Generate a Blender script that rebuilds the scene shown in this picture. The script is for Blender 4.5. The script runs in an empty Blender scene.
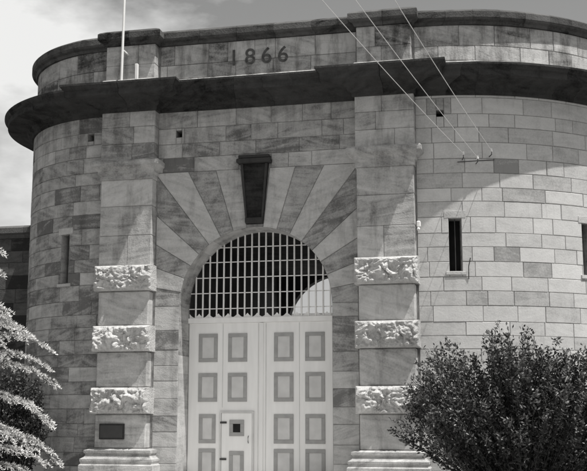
import bpy, math, random
from mathutils import Vector, noise, Matrix
random.seed(7)
R=random.random
def U(a,b): return a+(b-a)*random.random()
sc=bpy.context.scene
sc.view_settings.view_transform='Standard'; sc.view_settings.look='None'; sc.view_settings.exposure=0

# ------------------------------------------------------------ helpers
def empty(name):
    e=bpy.data.objects.new(name,None); sc.collection.objects.link(e); return e
class MB:
    def __init__(s): s.v=[];s.f=[];s.c=[]
    def add(s,vs,fs,col=None):
        b=len(s.v); s.v+= [tuple(p) for p in vs]; s.f+=[tuple(b+i for i in f) for f in fs]
        if col is None: col=(U(.3,.7),R(),R())
        s.c+=[(col[0],col[1],col[2],1)]*len(vs)
    def box(s,x0,x1,y0,y1,z0,z1,col=None,ch=0.0):
        if ch<=0:
            vs=[(x,y,z) for z in(z0,z1) for y in(y0,y1) for x in(x0,x1)]
            fs=[(0,2,3,1),(4,5,7,6),(0,1,5,4),(2,6,7,3),(0,4,6,2),(1,3,7,5)]
            s.add(vs,fs,col);return
        vs=[];idx={}
        X=(x0,x1);Y=(y0,y1);Z=(z0,z1)
        for i in(0,1):
            for j in(0,1):
                for k in(0,1):
                    sx=1-2*i;sy=1-2*j;sz=1-2*k
                    idx[i,j,k]=len(vs)
                    vs+=[(X[i],Y[j]+sy*ch,Z[k]+sz*ch),(X[i]+sx*ch,Y[j],Z[k]+sz*ch),(X[i]+sx*ch,Y[j]+sy*ch,Z[k])]
        fs=[]
        for i in(0,1): fs.append(tuple(idx[i,j,k]+0 for j,k in((0,0),(1,0),(1,1),(0,1))))
        for j in(0,1): fs.append(tuple(idx[i,j,k]+1 for i,k in((0,0),(1,0),(1,1),(0,1))))
        for k in(0,1): fs.append(tuple(idx[i,j,k]+2 for i,j in((0,0),(1,0),(1,1),(0,1))))
        for j in(0,1):
            for k in(0,1):
                a,b=idx[0,j,k],idx[1,j,k]; fs.append((a+1,b+1,b+2,a+2))
        for i in(0,1):
            for k in(0,1):
                a,b=idx[i,0,k],idx[i,1,k]; fs.append((a+0,b+0,b+2,a+2))
        for i in(0,1):
            for j in(0,1):
                a,b=idx[i,j,0],idx[i,j,1]; fs.append((a+0,b+0,b+1,a+1))
        for k in idx.values(): fs.append((k,k+1,k+2))
        s.add(vs,fs,col)
    def tube(s,pts,r,n=6,col=None,r2=None):
        pts=[Vector(p) for p in pts]; vs=[];fs=[];m=len(pts)
        for i,p in enumerate(pts):
            d=(pts[min(i+1,m-1)]-pts[max(i-1,0)]).normalized()
            a=d.cross(Vector((0,0,1)))
            if a.length<1e-3:a=d.cross(Vector((1,0,0)))
            a.normalize();b=d.cross(a)
            rr=r if r2 is None else r+(r2-r)*i/(m-1)
            for k in range(n):
                t=2*math.pi*k/n; vs.append(p+a*math.cos(t)*rr+b*math.sin(t)*rr)
        for i in range(m-1):
            for k in range(n):
                fs.append((i*n+k,i*n+(k+1)%n,(i+1)*n+(k+1)%n,(i+1)*n+k))
        fs.append(tuple(range(n)));fs.append(tuple((m-1)*n+k for k in range(n)))
        s.add(vs,fs,col)
    def obj(s,name,mat,parent=None,smooth=False,fix=True):
        me=bpy.data.meshes.new(name); me.from_pydata(s.v,[],s.f)
        at=me.color_attributes.new('tone','FLOAT_COLOR','POINT')
        fl=[x for c in s.c for x in c]; at.data.foreach_set('color',fl)
        me.materials.append(mat)
        if fix:
            import bmesh
            bm=bmesh.new();bm.from_mesh(me);bmesh.ops.recalc_face_normals(bm,faces=bm.faces);bm.to_mesh(me);bm.free()
        if smooth: me.polygons.foreach_set('use_smooth',[True]*len(me.polygons))
        o=bpy.data.objects.new(name,me); sc.collection.objects.link(o)
        if parent:o.parent=parent
        return o

# ------------------------------------------------------------ materials
def newmat(name):
    m=bpy.data.materials.new(name);m.use_nodes=True
    nt=m.node_tree; return m,nt,nt.nodes['Principled BSDF'],nt.nodes,nt.links
def math_(nt,op,a,b=None,c=None,clamp=False):
    n=nt.nodes.new('ShaderNodeMath');n.operation=op;n.use_clamp=clamp
    for i,x in enumerate((a,b,c)):
        if x is None:continue
        if isinstance(x,(int,float)): n.inputs[i].default_value=x
        else: nt.links.new(x,n.inputs[i])
    return n.outputs[0]
def ramp(nt,fac,stops):
    n=nt.nodes.new('ShaderNodeValToRGB');e=n.color_ramp.elements
    while len(e)<len(stops): e.new(.5)
    for i,(p,v) in enumerate(stops):
        e[i].position=p; e[i].color=(v*1.008,v,v*.985,1)
    nt.links.new(fac,n.inputs[0]); return n.outputs[0]
def stone_mat(name,lo,hi,weather=.0,bump=.25,bands=.45,grime=0.45,mott=1.15,gth=.53):
    m,nt,bs,N,L=newmat(name)
    tc=N.new('ShaderNodeTexCoord');at=N.new('ShaderNodeAttribute');at.attribute_name='tone'
    sp=N.new('ShaderNodeSeparateColor');L.new(at.outputs['Color'],sp.inputs[0])
    cmb=N.new('ShaderNodeCombineXYZ')
    L.new(math_(nt,'MULTIPLY',sp.outputs[1],37.),cmb.inputs[0]);L.new(math_(nt,'MULTIPLY',sp.outputs[2],53.),cmb.inputs[2])
    rot=N.new('ShaderNodeVectorRotate');rot.rotation_type='Y_AXIS'
    L.new(tc.outputs['Object'],rot.inputs['Vector'])
    L.new(math_(nt,'MULTIPLY',math_(nt,'SUBTRACT',sp.outputs[2],.5),.8),rot.inputs['Angle'])
    ad2=N.new('ShaderNodeVectorMath');L.new(rot.outputs[0],ad2.inputs[0]);L.new(cmb.outputs[0],ad2.inputs[1])
    mp=N.new('ShaderNodeMapping');mp.inputs['Scale'].default_value=(.9,.9,7);L.new(ad2.outputs[0],mp.inputs[0])
    nb=N.new('ShaderNodeTexNoise');nb.inputs['Scale'].default_value=1.0;nb.inputs['Detail'].default_value=3;nb.inputs['Distortion'].default_value=.9;L.new(mp.outputs[0],nb.inputs['Vector'])
    nm=N.new('ShaderNodeTexNoise');nm.inputs['Scale'].default_value=3.2;nm.inputs['Detail'].default_value=5;nm.inputs['Roughness'].default_value=.62;L.new(tc.outputs['Object'],nm.inputs['Vector'])
    nf=N.new('ShaderNodeTexNoise');nf.inputs['Scale'].default_value=26;nf.inputs['Detail'].default_value=3;L.new(tc.outputs['Object'],nf.inputs['Vector'])
    f=math_(nt,'MULTIPLY',math_(nt,'SUBTRACT',nb.outputs[0],.5),bands*2.4)
    f=math_(nt,'ADD',f,math_(nt,'MULTIPLY',math_(nt,'SUBTRACT',nm.outputs[0],.5),mott))
    f=math_(nt,'ADD',f,math_(nt,'MULTIPLY',math_(nt,'SUBTRACT',nf.outputs[0],.5),.55))
    f=math_(nt,'ADD',f,sp.outputs[0])
    col=ramp(nt,f,[(0.,lo),(.35,lo+(hi-lo)*.48),(.65,lo+(hi-lo)*.76),(1.,hi)])
    # rain-washed grime: broad run-down streaks, heavier high on the wall
    mg=N.new('ShaderNodeMapping');mg.inputs['Scale'].default_value=(1.9,1.9,.4);L.new(tc.outputs['Object'],mg.inputs[0])
    ng=N.new('ShaderNodeTexNoise');ng.inputs['Scale'].default_value=1.4;ng.inputs['Detail'].default_value=5;ng.inputs['Roughness'].default_value=.7;L.new(mg.outputs[0],ng.inputs['Vector'])
    sx=N.new('ShaderNodeSeparateXYZ');L.new(tc.outputs['Object'],sx.inputs[0])
    mr=N.new('ShaderNodeMapRange');mr.inputs['From Min'].default_value=7.4;mr.inputs['From Max'].default_value=9.8
    mr.inputs['To Min'].default_value=0;mr.inputs['To Max'].default_value=weather;L.new(sx.outputs[2],mr.inputs[0])
    g=math_(nt,'MULTIPLY',math_(nt,'ADD',math_(nt,'SUBTRACT',ng.outputs[0],gth),mr.outputs[0]),5.,clamp=True)
    g=math_(nt,'MULTIPLY',g,grime)
    mx=N.new('ShaderNodeMix');mx.data_type='RGBA';mx.blend_type='MULTIPLY'
    L.new(g,mx.inputs[0]);L.new(col,mx.inputs[6]);mx.inputs[7].default_value=(.2,.195,.19,1)
    L.new(mx.outputs[2],bs.inputs['Base Color']);bs.inputs['Roughness'].default_value=.92
    bs.inputs['Specular IOR Level'].default_value=.2
    bp=N.new('ShaderNodeBump');bp.inputs['Strength'].default_value=bump;bp.inputs['Distance'].default_value=.03
    L.new(nf.outputs[0],bp.inputs['Height']);L.new(bp.outputs[0],bs.inputs['Normal'])
    return m
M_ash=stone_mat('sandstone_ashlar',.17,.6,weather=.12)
M_ashR=stone_mat('sandstone_ashlar_sunlit',.3,.68,weather=.1,bands=.25,grime=.3,mott=.7,gth=.6,bump=.12)  # paler, evener ashlar copy: right wing's sunlight painted into the colour
M_par=stone_mat('sandstone_parapet',.1,.6,weather=.06,grime=.75)
M_vous=stone_mat('sandstone_voussoir',.17,.56,weather=.05)
M_pil=stone_mat('sandstone_pilaster',.22,.62,weather=.08,bands=.45,grime=.5)
M_rock=stone_mat('rock_faced_stone',.2,.62,bump=.8,bands=.3,grime=.35)
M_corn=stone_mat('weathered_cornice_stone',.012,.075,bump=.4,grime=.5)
M_cope=stone_mat('weathered_coping_stone',.02,.14,bump=.4,grime=.6)
M_dark=stone_mat('dark_basalt',.015,.055,bump=.3)
M_old=stone_mat('perimeter_stone',.04,.16,bump=.4)
def plain(name,v,rough=.7,nz=.15,scale=6.,spec=.3,bump=0,metal=0,sz=1):
    m,nt,bs,N,L=newmat(name)
    tc=N.new('ShaderNodeTexCoord');n=N.new('ShaderNodeTexNoise');n.inputs['Scale'].default_value=scale;n.inputs['Detail'].default_value=4
    mp=N.new('ShaderNodeMapping');mp.inputs['Scale'].default_value=(1,1,sz);L.new(tc.outputs['Object'],mp.inputs[0])
    L.new(mp.outputs[0],n.inputs['Vector'])
    L.new(ramp(nt,n.outputs[0],[(.3,v*(1-nz)),(.7,v*(1+nz))]),bs.inputs['Base Color'])
    bs.inputs['Roughness'].default_value=rough;bs.inputs['Specular IOR Level'].default_value=spec;bs.inputs['Metallic'].default_value=metal
    if bump:
        b=N.new('ShaderNodeBump');b.inputs['Strength'].default_value=bump;b.inputs['Distance'].default_value=.02
        L.new(n.outputs[0],b.inputs['Height']);L.new(b.outputs[0],bs.inputs['Normal'])
    return m
M_mort=plain('mortar',.26,.95,.3,9)
M_white=plain('white_painted_timber',.87,.5,.05,7,sz=.12)
M_grey=plain('grey_painted_moulding',.36,.6,.1,6)
M_cream=plain('cream_painted_panel',.62,.6,.08,4)
M_bar=plain('white_painted_iron',.85,.5,.05,5)
M_black=plain('dark_recess',.015,.9,.3,5)
M_int=plain('passage_masonry',.17,.9,.3,2)
M_wire=plain('cable',.06,.6,.1)
M_lead=plain('weathered_metal_cable',.6,.6,.1)
M_wood=plain('weathered_pole_timber',.12,.9,.3,8)
M_bronze=plain('bronze_plaque',.03,.4,.3,20)
M_pale=plain('pale_render',.62,.9,.1,1)
M_bark=plain('bark',.08,.95,.4,14,bump=.8)
def leaf_mat(name,lo,hi,rough=.5):
    m,nt,bs,N,L=newmat(name)
    at=N.new('ShaderNodeAttribute');at.attribute_name='tone'
    sp=N.new('ShaderNodeSeparateColor');L.new(at.outputs['Color'],sp.inputs[0])
    c=ramp(nt,sp.outputs[0],[(0,lo),(1,hi)])
    L.new(c,bs.inputs['Base Color']);bs.inputs['Roughness'].default_value=rough;bs.inputs['Specular IOR Level'].default_value=.4
    return m
M_leaf=leaf_mat('shrub_leaf',.02,.17,.42)
M_leaf2=leaf_mat('dark_shrub_leaf',.015,.06)
M_needle=leaf_mat('silvery_sunlit_needle',.08,.78,.6)

# ------------------------------------------------------------ plan geometry
PX0,PX1=2.6,4.05     # pilaster inner / outer
PP=.3                # pilaster projection
RL,RR=3.34,6.0
YB=12.
def mapL(s,o,z):   # s grows to the left / back
    q=RL*math.pi/2
    if s<q:
        a=s/RL; return (-PX1-(RL+o)*math.sin(a), RL-(RL+o)*math.cos(a), z)
    return (-PX1-RL-o, RL+(s-q), z)
def mapR(s,o,z):
    q=RR*math.pi/2
    if s<q:
        a=s/RR; return (PX1+(RR+o)*math.sin(a), RR-(RR+o)*math.cos(a), z)
    return (PX1+RR+o, RR+(s-q), z)
def mapC(s,o,z): return (s,-o,z)
LL=RL*math.pi/2+(YB-RL); LR=RR*math.pi/2+(YB-RR)

def rectsub(r,h):
    s0,s1,z0,z1=r; a0,a1,b0,b1=h
    if a0>=s1 or a1<=s0 or b0>=z1 or b1<=z0: return [r]
    out=[]
    if a0>s0: out.append((s0,a0,z0,z1))
    if a1<s1: out.append((a1,s1,z0,z1))
    m0,m1=max(s0,a0),min(s1,a1)
    if b0>z0: out.append((m0,m1,z0,b0))
    if b1<z1: out.append((m0,m1,b1,z1))
    return out
def block(mb,mp,s0,s1,z0,z1,off=0,col=None,seg=.35,j=.003,g=.008,rec=.014):
    if s1-s0<.03 or z1-z0<.03: return
    n=max(1,int(math.ceil((s1-s0)/seg)))
    p=off+U(0,.009)
    j=j*U(.6,1.6);g=g*U(.6,1.9)
    so=[s0+j+(s1-s0-2*j)*i/n for i in range(n+1)]
    si=[s0+g+j+(s1-s0-2*(g+j))*i/n for i in range(n+1)]
    dz=[U(-.004,.004) for _ in range(2)]
    vs=[mp(s,off-rec,z0+j) for s in so]+[mp(s,off-rec,z1-j) for s in so]+[mp(s,p,z0+j+g+dz[0]) for s in si]+[mp(s,p,z1-j-g+dz[1]) for s in si]
    m=n+1;fs=[]
    for i in range(n):
        fs+=[(2*m+i,2*m+i+1,3*m+i+1,3*m+i),(i,i+1,2*m+i+1,2*m+i),(3*m+i,3*m+i+1,m+i+1,m+i)]
    fs+=[(0,2*m,3*m,m),(n,m+n,3*m+n,2*m+n)]
    if col is None:
        t=random.gauss(.5,.17)
        if R()<.1: t-=.3
        col=(t,R(),R())
    mb.add(vs,fs,col)
def courses(z0,z1,h):
    zs=[z0]
    while zs[-1]<z1-h*1.4: zs.append(zs[-1]+h*U(.85,1.15))
    zs.append(z1);return zs
def ashlar(mb,mp,s0,s1,zs,holes=(),off=0,lmin=.5,lmax=1.2,seg=.35,dark=.12,mean=.5,sig=.16):
    for a,b in zip(zs[:-1],zs[1:]):
        s=s0-U(0,.5)
        while s<s1:
            e=s+U(lmin,lmax)
            if s1-e<.25:e=s1
            rs=[(max(s,s0),min(e,s1),a,b)]
            for h in holes: rs=[q for r in rs for q in rectsub(r,h)]
            t=random.gauss(mean,sig)
            if R()<dark:t-=.35
            c=(t,R(),R())
            for r in rs: block(mb,mp,*r,off=off,col=c,seg=seg)
            s=e
def backing(mb,mp,s0,s1,z0,z1,holes=(),off=-.012,step=.4):
    ss={s0,s1};zz={z0,z1}
    n=int((s1-s0)/step)+1
    ss|={s0+(s1-s0)*i/n for i in range(n+1)}
    for h in holes: ss|={h[0],h[1]};zz|={h[2],h[3]}
    ss=sorted(x for x in ss if s0<=x<=s1);zz=sorted(x for x in zz if z0<=x<=z1)
    for a,b in zip(ss[:-1],ss[1:]):
        for c,d in zip(zz[:-1],zz[1:]):
            ms,mz=(a+b)/2,(c+d)/2
            if any(h[0]<ms<h[1] and h[2]<mz<h[3] for h in holes): continue
            mb.add([mp(a,off,c),mp(b,off,c),mp(b,off,d),mp(a,off,d)],[(0,1,2,3)])
def recess(mb,mbb,mp,h,depth=.35,f=-.005):
    a,b,c,d=h
    o=[mp(a,f,c),mp(b,f,c),mp(b,f,d),mp(a,f,d)]
    i=[mp(a,-depth,c),mp(b,-depth,c),mp(b,-depth,d),mp(a,-depth,d)]
    mb.add(o+i,[(0,1,5,4),(1,2,6,5),(2,3,7,6),(3,0,4,7)],(.4,R(),.5))
    mbb.add(i,[(0,1,2,3)])
def sweep(mb,path,prof):
    P=[Vector(p) for p in path];n=len(P);k=len(prof)
    nor=[]
    for i in range(n-1):
        d=(P[i+1]-P[i]).normalized(); nor.append(Vector((d.y,-d.x)))
    rows=[]
    for i in range(n):
        if i==0:m=nor[0]
        elif i==n-1:m=nor[-1]
        else:
            a,b=nor[i-1],nor[i]; m=(a+b)/(1+a.dot(b))
        rows.append([(P[i].x+m.x*o,P[i].y+m.y*o,z) for o,z in prof])
    keep=(.5,.5,.5)
    for i in range(n-1):
        L=(P[i+1]-P[i]).length; ns=max(1,round(L/.95)) if L>1.2 else 1
        if L<=1.2 and i%2==0: keep=(random.gauss(.5,.15),R(),R())
        for q in range(ns):
            c=(random.gauss(.5,.18),R(),R()) if L>1.2 else keep
            t0,t1=q/ns,(q+1)/ns
            gap=.003/L if ns>1 else 0
            t0+=gap;t1-=gap
            A=[Vector(a).lerp(Vector(b),t0) for a,b in zip(rows[i],rows[i+1])]
            B=[Vector(a).lerp(Vector(b),t1) for a,b in zip(rows[i],rows[i+1])]
            fs=[(r,r+1,k+r+1,k+r) for r in range(k-1)]
            if i in(0,n-2) or ns>1: fs+=[tuple(range(k)),tuple(range(k,2*k))]
            mb.add(A+B,fs,c)
def arcpath(side,a0=14,n=24):
    pts=[]
    for i in range(n+1):
        a=math.radians(a0+(90-a0)*i/n)
        if side<0: pts.append((-PX1-RL*math.sin(a),RL-RL*math.cos(a)))
        else: pts.append((PX1+RR*math.sin(a),RR-RR*math.cos(a)))
    return pts
LP=[(-PX1-RL,YB)]+arcpath(-1)[::-1]
RP=arcpath(1)+[(PX1+RR,YB)]
STEP=[(-PX1,0),(-PX1,-PP),(-PX0,-PP),(-PX0,0),(PX0,0),(PX0,-PP),(PX1,-PP),(PX1,0)]
FULL=LP+STEP+RP

G=empty('prison_gatehouse')
ZC=9.35  # underside of cornice
zsL=courses(0,ZC+.1,.37);zsR=courses(0,ZC+.1,.36)
SL=[(1.02,1.30,5.0,6.27),(.35,.53,8.72,8.92)]
aslit=math.asin(.89/6)*6
SR=[(aslit-.14,aslit+.16,5.0,6.27),(.52,.7,8.82,8.98),(4.25,4.55,5.0,6.27)]
VC=[(-2.12,-1.96,8.68,8.86)]
w=MB();wR=MB();bk=MB();dk=MB();rv=MB()
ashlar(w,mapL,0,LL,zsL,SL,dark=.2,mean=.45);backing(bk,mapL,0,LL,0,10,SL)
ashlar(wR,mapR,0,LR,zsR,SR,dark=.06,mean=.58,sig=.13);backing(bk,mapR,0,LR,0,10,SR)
for h in SL:recess(rv,dk,mapL,h)
for h in SR:recess(rv,dk,mapR,h)
ZV=7.75
zt=[ZV,8.13,8.5,8.92,ZC+.1]
ashlar(w,mapC,-PX0,PX0,zt,VC+[(-.42,.42,ZV,8.1)]);backing(bk,mapC,-PX1,PX1,ZV,10,VC)
for h in VC:recess(rv,dk,mapC,h)
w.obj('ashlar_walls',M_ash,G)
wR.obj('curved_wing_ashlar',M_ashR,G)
# ------ arch
RA=1.95;ZS=4.3
v=MB()
def polyblock(mb,pts,col,off=0,g=.011,rec=.016):
    cx=sum(p[0] for p in pts)/len(pts);cz=sum(p[1] for p in pts)/len(pts)
    n=len(pts)
    def inset(d):
        out=[]
        for i in range(n):
            p0,p1,p2=Vector(pts[i-1]),Vector(pts[i]),Vector(pts[(i+1)%n])
            d1=(p1-p0).normalized();d2=(p2-p1).normalized()
            n1=Vector((-d1.y,d1.x));n2=Vector((-d2.y,d2.x))
            if n1.dot(Vector((cx,cz))-p1)<0:n1=-n1
            if n2.dot(Vector((cx,cz))-p1)<0:n2=-n2
            m=(n1+n2)/(1+n1.dot(n2)); out.append(p1+m*d)
        return out
    A=inset(.003);B=inset(.003+g);p=off+U(0,.007)
    vs=[(q.x,-(off-rec),q.y) for q in A]+[(q.x,-p,q.y) for q in B]
    fs=[tuple(range(n,2*n))]+[(i,(i+1)%n,n+(i+1)%n,n+i) for i in range(n)]
    mb.add(vs,fs,col)
def boxhit(t,W,H):
    dx,dz=math.sin(t),math.cos(t)
    k=min(W/abs(dx) if abs(dx)>1e-6 else 1e9,H/dz if dz>1e-6 else 1e9)
    return (dx*k,dz*k)
W,H=PX0,ZV-ZS
NV=8;t0=math.radians(6.2)
tc_=math.atan2(W,H)
for sg in(-1,1):
    ts=[t0+(math.pi/2-t0)*i/NV for i in range(NV+1)]
    for i in range(NV):
        a,b=ts[i],ts[i+1]
        pts=[(RA*math.sin(a+(b-a)*k/4),RA*math.cos(a+(b-a)*k/4)) for k in range(5)]
        pts.append(boxhit(b,W,H))
        if a+.01<tc_<b-.01: pts.append((W,H))
        pts.append(boxhit(a,W,H))
        pts=[(sg*p[0],ZS+p[1]) for p in pts]
        tone=(.25 if i%2==1 else .66)+U(-.12,.12)
        polyblock(v,pts,(tone,R(),R()),off=(.0 if i%2 else .01))
    zz=courses(0,ZS,.44)
    for c,d in zip(zz[:-1],zz[1:]):
        if sg>0: block(v,mapC,RA,PX0,c,d)
        else: block(v,mapC,-PX0,-RA,c,d)
v.obj('arch_voussoirs',M_vous,G)
NA=32
arc=[(RA*math.cos(math.pi*i/NA),ZS+RA*math.sin(math.pi*i/NA)) for i in range(NA+1)]
for i in range(NA):
    (x0,z0),(x1,z1)=arc[i],arc[i+1]
    bk.add([(x0,.012,z0),(x1,.012,z1),(x1,.012,ZV),(x0,.012,ZV)],[(0,1,2,3)])
for sg in(-1,1): bk.add([(sg*RA,.012,0),(sg*PX1,.012,0),(sg*PX1,.012,ZV),(sg*RA,.012,ZV)],[(0,1,2,3)])
bk.obj('mortar_bed',M_mort,G,fix=False)
path=[(RA,z) for z in (0,.44,.88,1.32,1.76,2.2,2.64,3.08,3.5,3.9)]+arc+[(-RA,z) for z in (3.9,3.5,3.08,2.64,2.2,1.76,1.32,.88,.44,0)]
for i in range(len(path)-1):
    (x0,z0),(x1,z1)=path[i],path[i+1]
    if i%2==0 or i<10 or i>len(path)-12: cc=(random.gauss(.55,.15),R(),R())
    rv.add([(x0,.008,z0),(x1,.008,z1),(x1,.85,z1),(x0,.85,z0)],[(0,1,2,3)],cc)
rv.obj('reveals',M_vous,G,fix=False)
dk.obj('window_darkness',M_black,G,fix=False)
# keystone (low relief dark bracket)
k=MB()
pts=[(-.22,6.32),(.22,6.32),(.36,7.85),(-.36,7.85)]
def kf(z): return (z-6.3)*.03
vs=[(x,.1,z) for x,z in pts]+[(x*.97,-.05-kf(z),z) for x,z in pts]
k.add(vs,[(0,1,2,3),(4,5,6,7),(0,1,5,4),(1,2,6,5),(2,3,7,6),(3,0,4,7)],(.2,.3,.5))
for sg in(-1,1):
    vs=[]
    for yy in(-.04,-.09):
        for x,z in pts:
            vs.append((abs(x)*sg*(.97 if x*sg>0 else .8),yy-kf(z),z))
    k.add(vs,[(4,5,6,7),(0,1,5,4),(1,2,6,5),(2,3,7,6),(3,0,4,7)],(.9,.6,.5))
k.tube([(-.22,-.08,6.4),(.22,-.08,6.4)],.075,12,(.7,.2,.5))
k.box(-.44,.44,-.24,.1,7.86,7.97,(.9,.1,.5),.02)
k.box(-.4,.4,-.19,.1,7.975,8.07,(.9,.8,.5),.02)
k.obj('keystone_bracket',M_dark,G)

ss=MB()
for mp,h in((mapL,SL[0]),(mapR,SR[0]),(mapR,SR[2])):
    a,b,c,d=h
    block(ss,mp,a-.1,b+.1,c-.11,c-.005,off=.03,col=(.7,R(),.5),rec=.05)
    block(ss,mp,a-.12,b+.12,d+.004,d+.2,off=.012,col=(.6,R(),.5),rec=.03)
ss.obj('slit_sills_and_lintels',M_pil,G)
bars=MB()
for mp,h in((mapL,SL[0]),(mapR,SR[0]),(mapR,SR[2])):
    a,b,c,d=h;m=(a+b)/2
    bars.tube([mp(m,-.1,c),mp(m,-.1,d)],.012)
bars.obj('slit_window_bars',M_wire,G)

# ------ pilasters
pl=MB();rk=MB()
rows=[(1.64,2.28),(3.17,3.81),(4.69,5.33)]
def rock(mb,x0,x1,z0,z1,yf,amp,sd):
    nx,nz=64,28;vs=[];fs=[]
    for j in range(nz+1):
        for i in range(nx+1):
            u,t=i/nx,j/nz
            p=Vector((x0+(x1-x0)*u,sd,z0+(z1-z0)*t))
            mg=.07+.06*noise.noise(p*4)
            e=min(min(u,1-u)*(x1-x0)/mg,min(t,1-t)*(z1-z0)/mg,1.)
            e=max(0,e)**.7
            q=Vector((p.x+.35*noise.noise(p*3),sd,p.z*1.3+.3*noise.noise(p*3+Vector((9,0,0)))))
            d1=noise.voronoi(Vector((q.x*3.2,q.z*3.2,sd)))[0]
            d2=noise.voronoi(Vector((q.x*8,q.z*8,sd)))[0]
            d=.4+.7*noise.noise(p*2.2)+.8*(d1[1]-d1[0])+.35*(d2[1]-d2[0])+.22*noise.noise(p*14)
            vs.append((p.x+noise.noise(p*7)*.02*e,yf-amp*e*max(.06,d),p.z+noise.noise(p*9)*.018*e))
    for j in range(nz):
        for i in range(nx):
            a=j*(nx+1)+i; fs.append((a,a+1,a+nx+2,a+nx+1))
    c=(U(.5,.7),R(),R())
    mb.add(vs,fs,c)
    mb.add([(x0,yf,z0),(x1,yf,z0),(x1,yf,z1),(x0,yf,z1),(x0,.02,z0),(x1,.02,z0),(x1,.02,z1),(x0,.02,z1)],[(0,1,5,4),(1,2,6,5),(2,3,7,6),(3,0,4,7)],c)
for sg in(-1,1):
    a,b=(PX0,PX1) if sg>0 else(-PX1,-PX0)
    zz=.8
    for (c,d) in rows:
        if c-zz>.05:
            hh=(zz,c-.006)
            pl.box(a+.05,b-.05,-PP+U(-.005,.005),.02,hh[0],hh[1],(U(.4,.75),R(),R()),.03)
        rock(rk,a-.04,b+.04,c,d,-PP-.08,.19,sg*3+c)
        zz=d+.006
    for c,d in((5.336,6.1),(6.106,6.86),(6.866,7.56)):
        if R()<.5:
            pl.box(a+.03,b-.03,-PP+U(-.004,.004),.02,c,d,(U(.35,.8),R(),R()),.014)
        else:
            m=a+(b-a)*U(.35,.65)
            pl.box(a+.03,m-.002,-PP+U(-.004,.004),.02,c,d,(U(.35,.8),R(),R()),.012)
            pl.box(m+.002,b-.03,-PP+U(-.004,.004),.02,c,d,(U(.35,.8),R(),R()),.012)
    for c,d in((8.05,8.5),(8.506,8.95),(8.956,9.4)):
        m=a+(b-a)*U(.3,.7)
        pl.box(a,m-.002,-PP+U(-.004,.004),.02,c,d,(U(.1,.7),R(),R()),.012)
        pl.box(m+.002,b,-PP+U(-.004,.004),.02,c,d,(U(.1,.7),R(),R()),.012)
    p3=[(a+.03,.02),(a+.03,-PP),(b-.03,-PP),(b-.03,.02)]
    sweep(pl,p3,[(-.05,7.55),(.03,7.56),(.03,7.68),(.07,7.72),(.07,7.78),(.2,7.88),(.22,7.9),(.22,8.0),(.18,8.045),(-.05,8.048)])
    sweep(pl,p3,[(-.05,0),(.26,0),(.26,.4),(.22,.44),(.24,.5),(.24,.55),(.16,.6),(.13,.66),(.17,.7),(.17,.76),(.05,.797),(-.05,.798)])
pl.obj('pilasters',M_pil,G)
rk.obj('rock_faced_blocks',M_rock,G)

# ------ cornice, parapet
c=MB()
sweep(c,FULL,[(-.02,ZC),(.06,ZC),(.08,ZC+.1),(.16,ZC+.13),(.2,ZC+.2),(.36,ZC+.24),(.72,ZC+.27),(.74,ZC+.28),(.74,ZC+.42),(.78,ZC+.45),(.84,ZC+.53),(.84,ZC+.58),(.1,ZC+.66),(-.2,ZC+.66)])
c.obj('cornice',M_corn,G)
p=MB();pb=MB()
PZ0,PZ1=ZC+.65,11.18
zp=[PZ0+.26,PZ0+.64,PZ1]
sweep(p,FULL,[(-.05,PZ0),(.07,PZ0),(.07,PZ0+.17),(.0,PZ0+.24),(-.06,PZ0+.25)])
ashlar(p,mapL,.0,LL,zp,off=-.05);ashlar(p,mapR,.0,LR,zp,off=-.05,mean=.65)
ashlar(p,mapC,-PX0,PX0,zp,off=-.05,mean=.6,dark=.05)
backing(pb,mapL,0,LL,PZ0-.1,PZ1+.1,off=-.064);backing(pb,mapR,0,LR,PZ0-.1,PZ1+.1,off=-.064);backing(pb,mapC,-PX1,PX1,PZ0-.1,PZ1+.1,off=-.064)
for sg in(-1,1):
    a,b=(PX0,PX1) if sg>0 else(-PX1,-PX0)
    for q0,q1 in zip(zp[:-1],zp[1:]):
        m=a+(b-a)*U(.35,.65)
        p.box(a+.05,m-.002,-PP+.05,.3,q0,q1-.003,(U(.2,.7),R(),R()),.012)
        p.box(m+.002,b-.05,-PP+.05,.3,q0,q1-.003,(U(.2,.7),R(),R()),.012)
p.obj('parapet',M_par,G)
pb.obj('parapet_mortar',M_mort,G,fix=False)
cp=MB()
sweep(cp,FULL,[(-.1,PZ1),(.0,PZ1),(.03,PZ1+.07),(.1,PZ1+.1),(.14,PZ1+.15),(.14,PZ1+.3),(.1,PZ1+.34),(-.05,PZ1+.42),(-.5,PZ1+.44),(-.5,PZ1-.02)])
cp.obj('parapet_coping',M_cope,G)
rf=MB()
inner=[mapL(LL*(1-i/30),-.45,0) for i in range(31)]+[mapR(LR*i/30,-.45,0) for i in range(31)]
n=len(inner)
rf.add([(x,y,9.9) for x,y,_ in inner],[tuple(range(n))])
for i in range(n-1):
    a,b=inner[i],inner[i+1]
    rf.add([(a[0],a[1],9.9),(b[0],b[1],9.9),(b[0],b[1],PZ1+.05),(a[0],a[1],PZ1+.05)],[(0,1,2,3)])
rf.obj('roof_deck',M_cope,G,fix=False)
# date numerals
cu=bpy.data.curves.new('date','FONT');cu.body='1866';cu.size=.6;cu.extrude=.006;cu.space_character=1.45;cu.align_x='CENTER';cu.offset=.002
to=bpy.data.objects.new('tmp',cu);sc.collection.objects.link(to)
bpy.context.view_layer.update()
me=bpy.data.meshes.new_from_object(to.evaluated_get(bpy.context.evaluated_depsgraph_get()))
bpy.data.objects.remove(to)
M_num=plain('faded_numeral_infill',.1,.9,.45,9)
me.materials.clear();me.materials.append(M_num)
no=bpy.data.objects.new('date_numerals',me);sc.collection.objects.link(no);no.parent=G
no.rotation_euler=(math.radians(90),0,0);no.location=(.05,.036,10.53)

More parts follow.
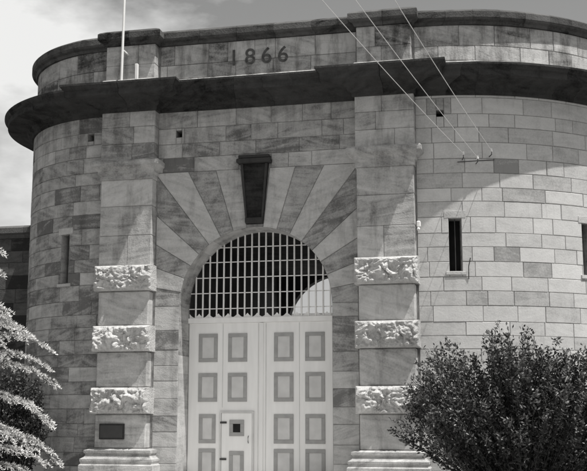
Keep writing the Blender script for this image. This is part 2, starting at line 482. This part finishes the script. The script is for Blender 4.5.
# ------ passage, rear wall
ps=MB()
for sg in(-1,1):
    ps.add([(sg*2.25,.86,0),(sg*2.25,YB,0),(sg*2.25,YB,6.6),(sg*2.25,.86,6.6)],[(0,1,2,3)])
    ps.add([(sg*RA,.85,0),(sg*2.3,.85,0),(sg*2.3,.85,6.6),(sg*RA,.85,6.6)],[(0,1,2,3)])
ps.add([(-2.25,.86,6.6),(2.25,.86,6.6),(2.25,YB,6.6),(-2.25,YB,6.6)],[(0,1,2,3)])
for i in range(NA):
    (x0,z0),(x1,z1)=arc[i],arc[i+1]
    for yy in(YB,YB+.4): ps.add([(x0,yy,z0+.35),(x1,yy,z1+.35),(x1,yy,10),(x0,yy,10)],[(0,1,2,3)])
    ps.add([(x0,YB,z0+.35),(x1,YB,z1+.35),(x1,YB+.4,z1+.35),(x0,YB+.4,z0+.35)],[(0,1,2,3)])
for x0,x1 in((-PX1-RL,-RA),(RA,PX1+RR)):
    ps.box(x0,x1,YB,YB+.4,0,10)
ps.obj('gate_passage',M_int,G,fix=False)

# ------ door
D=empty('gate_doors');D.parent=G
yd=.8
dw=MB();dg=MB();dc=MB();db=MB()
zt_=3.93
for x0,x1 in((-1.94,-.008),(.008,1.94)): dw.box(x0,x1,yd,yd+.08,.12,zt_)
dw.box(-1.95,1.95,yd-.06,yd+.12,zt_+.003,zt_+.13)
dw.box(-.06,.03,yd-.025,yd-.001,.13,zt_-.01)
cols=[-1.42,-.64,.56,1.36]
rowsz=[3.30,2.30,1.27,.42]
for r_,zc in enumerate(rowsz):
    for ci,xc in enumerate(cols):
        w2,h2=.25,.36
        zc_=zc
        if ci==1 and r_==2: w2,h2=.19,.2;zc_=zc+.02
        elif ci==1 and r_==3: w2,h2=.19,.3
        if ci==0 and r_>=2: w2=.22
        t=.095
        y0=yd-.024
        if ci==1 and r_>=2: y0-=.03
        dg.box(xc-w2,xc+w2,y0,y0+.03,zc_+h2-t,zc_+h2,ch=.006)
        dg.box(xc-w2,xc+w2,y0,y0+.03,zc_-h2,zc_-h2+t,ch=.006)
        dg.box(xc-w2,xc-w2+t,y0+.001,y0+.03,zc_-h2+t,zc_+h2-t,ch=.006)
        dg.box(xc+w2-t,xc+w2,y0+.001,y0+.03,zc_-h2+t,zc_+h2-t,ch=.006)
        (db if (ci==1 and r_==2) else dc).box(xc-w2+t,xc+w2-t,y0+.016,y0+.031,zc_-h2+t,zc_+h2-t)
dw.box(-1.04,-.25,yd-.03,yd-.001,.2,1.66,ch=.005)
wf=MB()
for a in((-1.09,-1.045,.2,1.70),(-.245,-.2,.2,1.70),(-1.045,-.245,1.662,1.70)): wf.box(a[0],a[1],yd-.045,yd-.001,a[2],a[3])
wf.obj('wicket_frame',M_cream,D)
bd=MB()
for x in(-1.93,-1.03,-.1,.1,.96,1.9): bd.box(x-.008,x+.008,yd-.008,yd-.001,1.8 if -1.05<x<-.2 else .14,zt_-.02)
bd.obj('stile_beads',M_cream,D)
wh=MB()
for z in(.5,1.4): wh.box(-1.07,-.9,yd-.055,yd-.046,z,z+.05)
wh.tube([(-.33,yd-.06,.92),(-.33,yd-.09,.96),(-.33,yd-.09,1.06),(-.33,yd-.06,1.1)],.01)
wh.obj('wicket_hinges_and_handle',M_wire,D)
dw.obj('door_leaves',M_white,D);dg.obj('panel_mouldings',M_grey,D);dc.obj('panel_fields',M_cream,D);db.obj('wicket_spyhole',M_black,D)
gr=MB()
z0=zt_+.133
nT=15
for i in range(nT):     # low scalloped cresting on the transom
    x0=-1.93+3.86*i/nT;x1=-1.93+3.86*(i+1)/nT
    for q in range(6):
        u0,u1=q/6,(q+1)/6
        f=lambda u:.015+.1*abs(2*u-1)**1.6
        xa,xb=x0+(x1-x0)*u0,x0+(x1-x0)*u1
        gr.add([(xa,yd-.02,z0-.01),(xb,yd-.02,z0-.01),(xb,yd-.02,z0+f(u1)),(xa,yd-.02,z0+f(u0))],[(0,1,2,3)])
NB=21
for i in range(1,NB):
    x=-1.95+3.9*i/NB
    zt2=ZS+math.sqrt(RA*RA-x*x)
    gr.tube([(x,yd-.02,z0-.05),(x,yd-.02,zt2)],.023,8)
for z in(4.3,4.7,5.1,5.5,5.88):
    xw=math.sqrt(max(0,RA*RA-max(0,z-ZS)**2))
    gr.box(-xw,xw,yd+.0,yd+.012,z-.012,z+.012)
gr.obj('gate_grille',M_bar,G)

# ------ wall fittings
ft=MB();ft2=MB()
ft.box(-3.85,-3.2,-PP-.05,-PP+.02,1.02,1.4,ch=.008)
ft.obj('bronze_plaque',M_bronze,G)
pf=MB();pf.box(-3.82,-3.23,-PP-.058,-PP-.051,1.06,1.36);pf.obj('plaque_face',M_wire,G)
ft2.box(4.055,4.15,-.22,-.08,6.05,6.2,ch=.02);ft2.tube([(4.1,-.15,6.05),(4.1,-.24,5.98)],.035)
ft2.box(-3.02,-2.94,-.72,-.64,PZ0-.0,PZ0+.5,ch=.01)
ft2.obj('wall_lamp_and_vent_post',M_bar,G)
ins=MB();insw=MB()
att=[]
for s_,z_ in((1.12,7.72),(1.45,7.62),(1.78,7.8)):
    a=Vector(mapR(s_,0,z_));b=Vector(mapR(s_,.22,z_));t=b+Vector((0,0,.1))
    ins.tube([a,b,t],.012);insw.tube([t-Vector((0,0,.03)),t+Vector((0,0,.02)),t+Vector((0,0,.05))],.03,8,r2=.02);att.append(t)
ins.tube([mapR(1.0,.02,7.66),mapR(1.9,.02,7.72)],.01)
ins.tube([mapR(aslit+.3,.02,4.8),mapR(aslit+.3,.06,5.1),mapR(aslit+.34,.1,5.3)],.012)
ins.obj('wall_brackets',M_wire,G);insw.obj('insulators',M_bar,G)

# ------ flagpole
F=MB()
F.tube([(-3.4,-.66,ZC+.62),(-3.35,-.66,15.2)],.035,10,r2=.025)
F.tube([(-3.4,-.66,ZC+.56),(-3.4,-.66,ZC+.7)],.08,10)
F.tube([(-3.35,-.66,15.2),(-3.35,-.66,15.26),(-3.35,-.66,15.3)],.06,10,r2=.02)
F.box(-3.41,-3.37,-.66,-.25,10.9,10.94)
F.obj('flagpole',M_bar)

# ------ utility pole + wires
UP=empty('utility_pole')
u=MB();u.tube([(3.9,-21.2,0),(3.9,-21.2,7.6)],.15,12,r2=.11);u.box(2.8,5.0,-21.05,-20.95,6.5,6.62,ch=.01)
ends=[]
for x in(3.2,3.75,4.3):
    u.tube([(x,-21,6.62),(x,-21,6.74)],.03,8);ends.append(Vector((x,-21,6.72)))
u.obj('pole_and_crossarm',M_wood,UP)
wr=MB()
for a,b in zip(att,ends):
    pts=[a.lerp(b,i/24)-Vector((0,0,.55*(i/24)*(1-i/24))) for i in range(25)]
    wr.tube(pts,.007,5,r2=.0045)
wr.obj('overhead_wires',M_lead,UP)

# ------ perimeter wall
PW=MB();PB=MB()
mapW=lambda s,o,z:(-7.3-s,6-o,z)
ashlar(PW,mapW,0,34,courses(0,7.3,.4));backing(PB,mapW,0,34,0,7.3)
sweep(PW,[(-41.3,6),(-7.42,6)],[(-.6,7.3),(.02,7.3),(.1,7.4),(.2,7.45),(.2,7.62),(.1,7.7),(-.6,7.8)])
pw=empty('perimeter_wall');PW.obj('wall_stones',M_old,pw);PB.obj('wall_core',M_old,pw,fix=False)
cb=empty('courtyard_building');q=MB();q.box(-14,14,26,34,0,5.2);q.obj('walls',M_pale,cb)
q=MB();q.add([(-14.4,25.6,5.2),(14.4,25.6,5.2),(14.4,30,7),(-14.4,30,7),(-14.4,34.4,5.2),(14.4,34.4,5.2)],[(0,1,2,3),(3,2,5,4),(0,3,4),(1,5,2)]);q.obj('roof',M_cope,cb)
q=MB()
for x in range(-12,13,3): q.box(x-.5,x+.5,25.97,26.1,1.2,3)
q.obj('windows',M_black,cb)

# ------ ground
gm,nt,bs,N,L=newmat('dry_grass_ground')
tcn=N.new('ShaderNodeTexCoord');nn=N.new('ShaderNodeTexNoise');nn.inputs['Scale'].default_value=.6;nn.inputs['Detail'].default_value=8;L.new(tcn.outputs['Object'],nn.inputs['Vector'])
L.new(ramp(nt,nn.outputs[0],[(.3,.08),(.7,.18)]),bs.inputs['Base Color']);bs.inputs['Roughness'].default_value=1
g=MB();g.add([(-1500,-1500,0),(1500,-1500,0),(1500,1500,0),(-1500,1500,0)],[(0,1,2,3)]);g.obj('ground',gm,fix=False)
M_conc=plain('bounce_gravel',.52,.95,.15,3,bump=.3)  # gravel kept pale to bounce sunlight onto the door and lower walls
g=MB();g.add([(-3.8,-9,.004),(3.8,-9,.004),(3.8,-.0,.004),(-3.8,-.0,.004)],[(0,1,2,3)]);g.obj('bounce_forecourt',M_conc,fix=False)  # unseen pale sheet added to throw light up at the gate
g=MB();g.add([(-2.6,-40,.008),(2.6,-40,.008),(2.6,12,.008),(-2.6,12,.008)],[(0,1,2,3)]);g.obj('driveway',M_conc,fix=False)
g=MB()
for sg in(-1,1):
    for i in range(30): g.box(*sorted((sg*2.6,sg*2.75)),-39.5+i,-38.51+i,0,.12,ch=.015)
g.obj('driveway_kerb',M_pale)

# ------ vegetation
def leaf(mb,p,d,up,l,wd,t):
    s=d.cross(up)
    if s.length<1e-3:s=Vector((1,0,0))
    s.normalize()
    n=s.cross(d).normalized()
    mb.add([p,p+d*l*.5+s*wd*.5+n*l*.06,p+d*l,p+d*l*.5-s*wd*.5+n*l*.06],[(0,1,2,3)],(t,R(),R()))
def rv3():
    return Vector((random.gauss(0,1),random.gauss(0,1),random.gauss(0,1))).normalized()
def shrub(name,cx,cy,rx,ry,h,nst,nl,mat,ll=.085,lw=.03):
    E=empty(name);st=MB();lf=MB()
    for i in range(nst):
        a=U(0,2*math.pi);q=math.sqrt(R())
        hx,hy=math.cos(a)*q*rx,math.sin(a)*q*ry
        ht=h*math.sqrt(max(.04,1-.8*q**3.2))*U(.7,1.0)*(1+.2*noise.noise(Vector((hx*1.2,hy*1.2,cx))))
        if R()<.08: ht*=1.08
        base=Vector((cx+hx*.3,cy+hy*.3,0))
        tip=Vector((cx+hx,cy+hy,ht))
        pts=[]
        for k in range(9):
            t=k/8; pts.append(Vector((base.x+(tip.x-base.x)*t**1.1+U(-.02,.02),base.y+(tip.y-base.y)*t**1.1+U(-.02,.02),ht*t**.95)))
        st.tube(pts,.014,4,r2=.003)
        tt=U(-.1,.65)
        for m in range(nl):
            t=1-(R()**1.3)*.85
            k=min(7,int(t*8));p=pts[k].lerp(pts[k+1],t*8-k)
            ax=(pts[k+1]-pts[k]).normalized()
            d=(ax*U(.1,1.0)+rv3()*.9).normalized()
            off=rv3()*U(0,.12)
            leaf(lf,p+off,d,rv3(),ll*U(.6,1.3),lw*U(.7,1.3),min(1,max(0,tt+random.gauss(0,.22)+(.3 if t>.95 else 0))))
    st.obj('stems',M_bark,E);lf.obj('foliage',mat,E,fix=False)
shrub('shrub',6.35,-3.3,2.6,1.6,3.2,450,150,M_leaf,.09,.038)
shrub('shrub',-5.85,-.75,.75,.65,2.8,110,130,M_leaf2,.08,.04)

def conifer(name,cx,cy,h,rad):
    E=empty(name);st=MB();nd=MB()
    st.tube([(cx,cy,0),(cx+.03,cy,h*.5),(cx,cy,h)],.13,10,r2=.015)
    z=.35;a=0
    while z<h-.15:
        nb=8
        for b in range(nb):
            a+=2*math.pi/nb+U(-.3,.3)
            L_=rad*(1-(z/h)**2.6)*U(.7,1.1)+.12
            d=Vector((math.cos(a),math.sin(a),0));zz=z+U(-.12,.12)
            sparse=d.x<-.35
            lift,drop=U(.15,.35),U(.3,.5)
            bend=U(-.2,.2);side=Vector((-d.y,d.x,0))
            P=[Vector((cx,cy,zz))+d*L_*t+side*bend*L_*t*t+Vector((0,0,L_*(lift*t-drop*t*t*t))) for t in [i/8 for i in range(9)]]
            st.tube(P,.02,4,r2=.004)
            nt_=int((7+L_*9)*(.6 if sparse else 1))
            for k in range(nt_):
                t=.15+.85*k/(nt_-1)
                kk=min(7,int(t*8));p=P[kk].lerp(P[kk+1],t*8-kk)
                for sg in(-1,1):
                    if R()<.1: continue
                    tl=(.42*(1.08-t)+.14)*U(.6,1.2)*min(1,L_)
                    dd=(d*U(.5,.95)+side*sg*.8+Vector((0,0,U(-.25,.05)))).normalized()
                    q0=p;q1=p+dd*tl*.6;q2=p+dd*tl+Vector((0,0,-tl*.25))
                    st.tube([q0,q1,q2],.005,3,r2=.002)
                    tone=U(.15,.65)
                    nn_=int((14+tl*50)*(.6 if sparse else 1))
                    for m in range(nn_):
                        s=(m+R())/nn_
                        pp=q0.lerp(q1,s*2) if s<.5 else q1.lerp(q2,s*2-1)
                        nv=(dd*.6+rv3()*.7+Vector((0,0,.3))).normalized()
                        leaf(nd,pp,nv,rv3(),U(.045,.07),.015,min(1,max(0,tone+(s-.35)*.9+(t-.5)*.6+U(-.15,.15))))  # tips painted lighter as if sunlit, over the foliage's own pale tone
        z+=U(.46,.58)
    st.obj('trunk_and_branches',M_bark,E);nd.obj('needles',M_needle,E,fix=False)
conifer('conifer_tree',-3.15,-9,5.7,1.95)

# ------------------------------------------------------------ light, sky, camera
el=math.radians(67);az=math.radians(66)
sd=Vector((math.sin(az)*math.cos(el),-math.cos(az)*math.cos(el),math.sin(el)))
l=bpy.data.lights.new('sun','SUN');l.energy=5.0;l.angle=math.radians(.53);l.color=(1,.985,.96)
lo=bpy.data.objects.new('sun',l);sc.collection.objects.link(lo);lo.rotation_euler=sd.to_track_quat('Z','Y').to_euler();lo.location=(20,-20,40)
wd=bpy.data.worlds.new('World');sc.world=wd;wd.use_nodes=True
nt=wd.node_tree;N=nt.nodes;L=nt.links
bg=N['Background'];bg.inputs[1].default_value=.1
sk=N.new('ShaderNodeTexSky');sk.sky_type='NISHITA';sk.sun_disc=False;sk.sun_elevation=el;sk.sun_rotation=math.radians(114);sk.dust_density=2.
bw=N.new('ShaderNodeRGBToBW');L.new(sk.outputs[0],bw.inputs[0])
tcn=N.new('ShaderNodeTexCoord');mp=N.new('ShaderNodeMapping');mp.inputs['Scale'].default_value=(1,1,2.2);mp.inputs['Location'].default_value=(.35,0,.1)
L.new(tcn.outputs['Generated'],mp.inputs[0])
cn=N.new('ShaderNodeTexNoise');cn.inputs['Scale'].default_value=3.4;cn.inputs['Detail'].default_value=8;cn.inputs['Roughness'].default_value=.55;L.new(mp.outputs[0],cn.inputs['Vector'])
dt=N.new('ShaderNodeVectorMath');dt.operation='DOT_PRODUCT';L.new(tcn.outputs['Generated'],dt.inputs[0]);dt.inputs[1].default_value=Vector((-.40,.84,.33)).normalized()
mr=N.new('ShaderNodeMapRange');mr.inputs['From Min'].default_value=.96;mr.inputs['From Max'].default_value=1.0;mr.inputs['To Min'].default_value=0;mr.inputs['To Max'].default_value=.16;L.new(dt.outputs['Value'],mr.inputs[0])
cf=math_(nt,'MULTIPLY',math_(nt,'SUBTRACT',math_(nt,'ADD',cn.outputs[0],mr.outputs[0]),.56),6.,clamp=True)
mx=N.new('ShaderNodeMix');mx.data_type='RGBA';L.new(cf,mx.inputs[0])
gsky=N.new('ShaderNodeCombineColor')
for i,k_ in enumerate((1.3,1.3,1.285)): L.new(math_(nt,'MULTIPLY',bw.outputs[0],k_),gsky.inputs[i])
L.new(gsky.outputs[0],mx.inputs[6]);mx.inputs[7].default_value=(8.6,8.6,8.5,1)
L.new(mx.outputs[2],bg.inputs[0])

cam=bpy.data.cameras.new('camera');co=bpy.data.objects.new('camera',cam);sc.collection.objects.link(co)
cam.sensor_width=36;cam.lens=36*1050/587;cam.clip_end=5000
co.location=(6.6,-25,1.6);co.rotation_euler=(math.radians(90+9.73),0,math.radians(12.65))
sc.camera=co
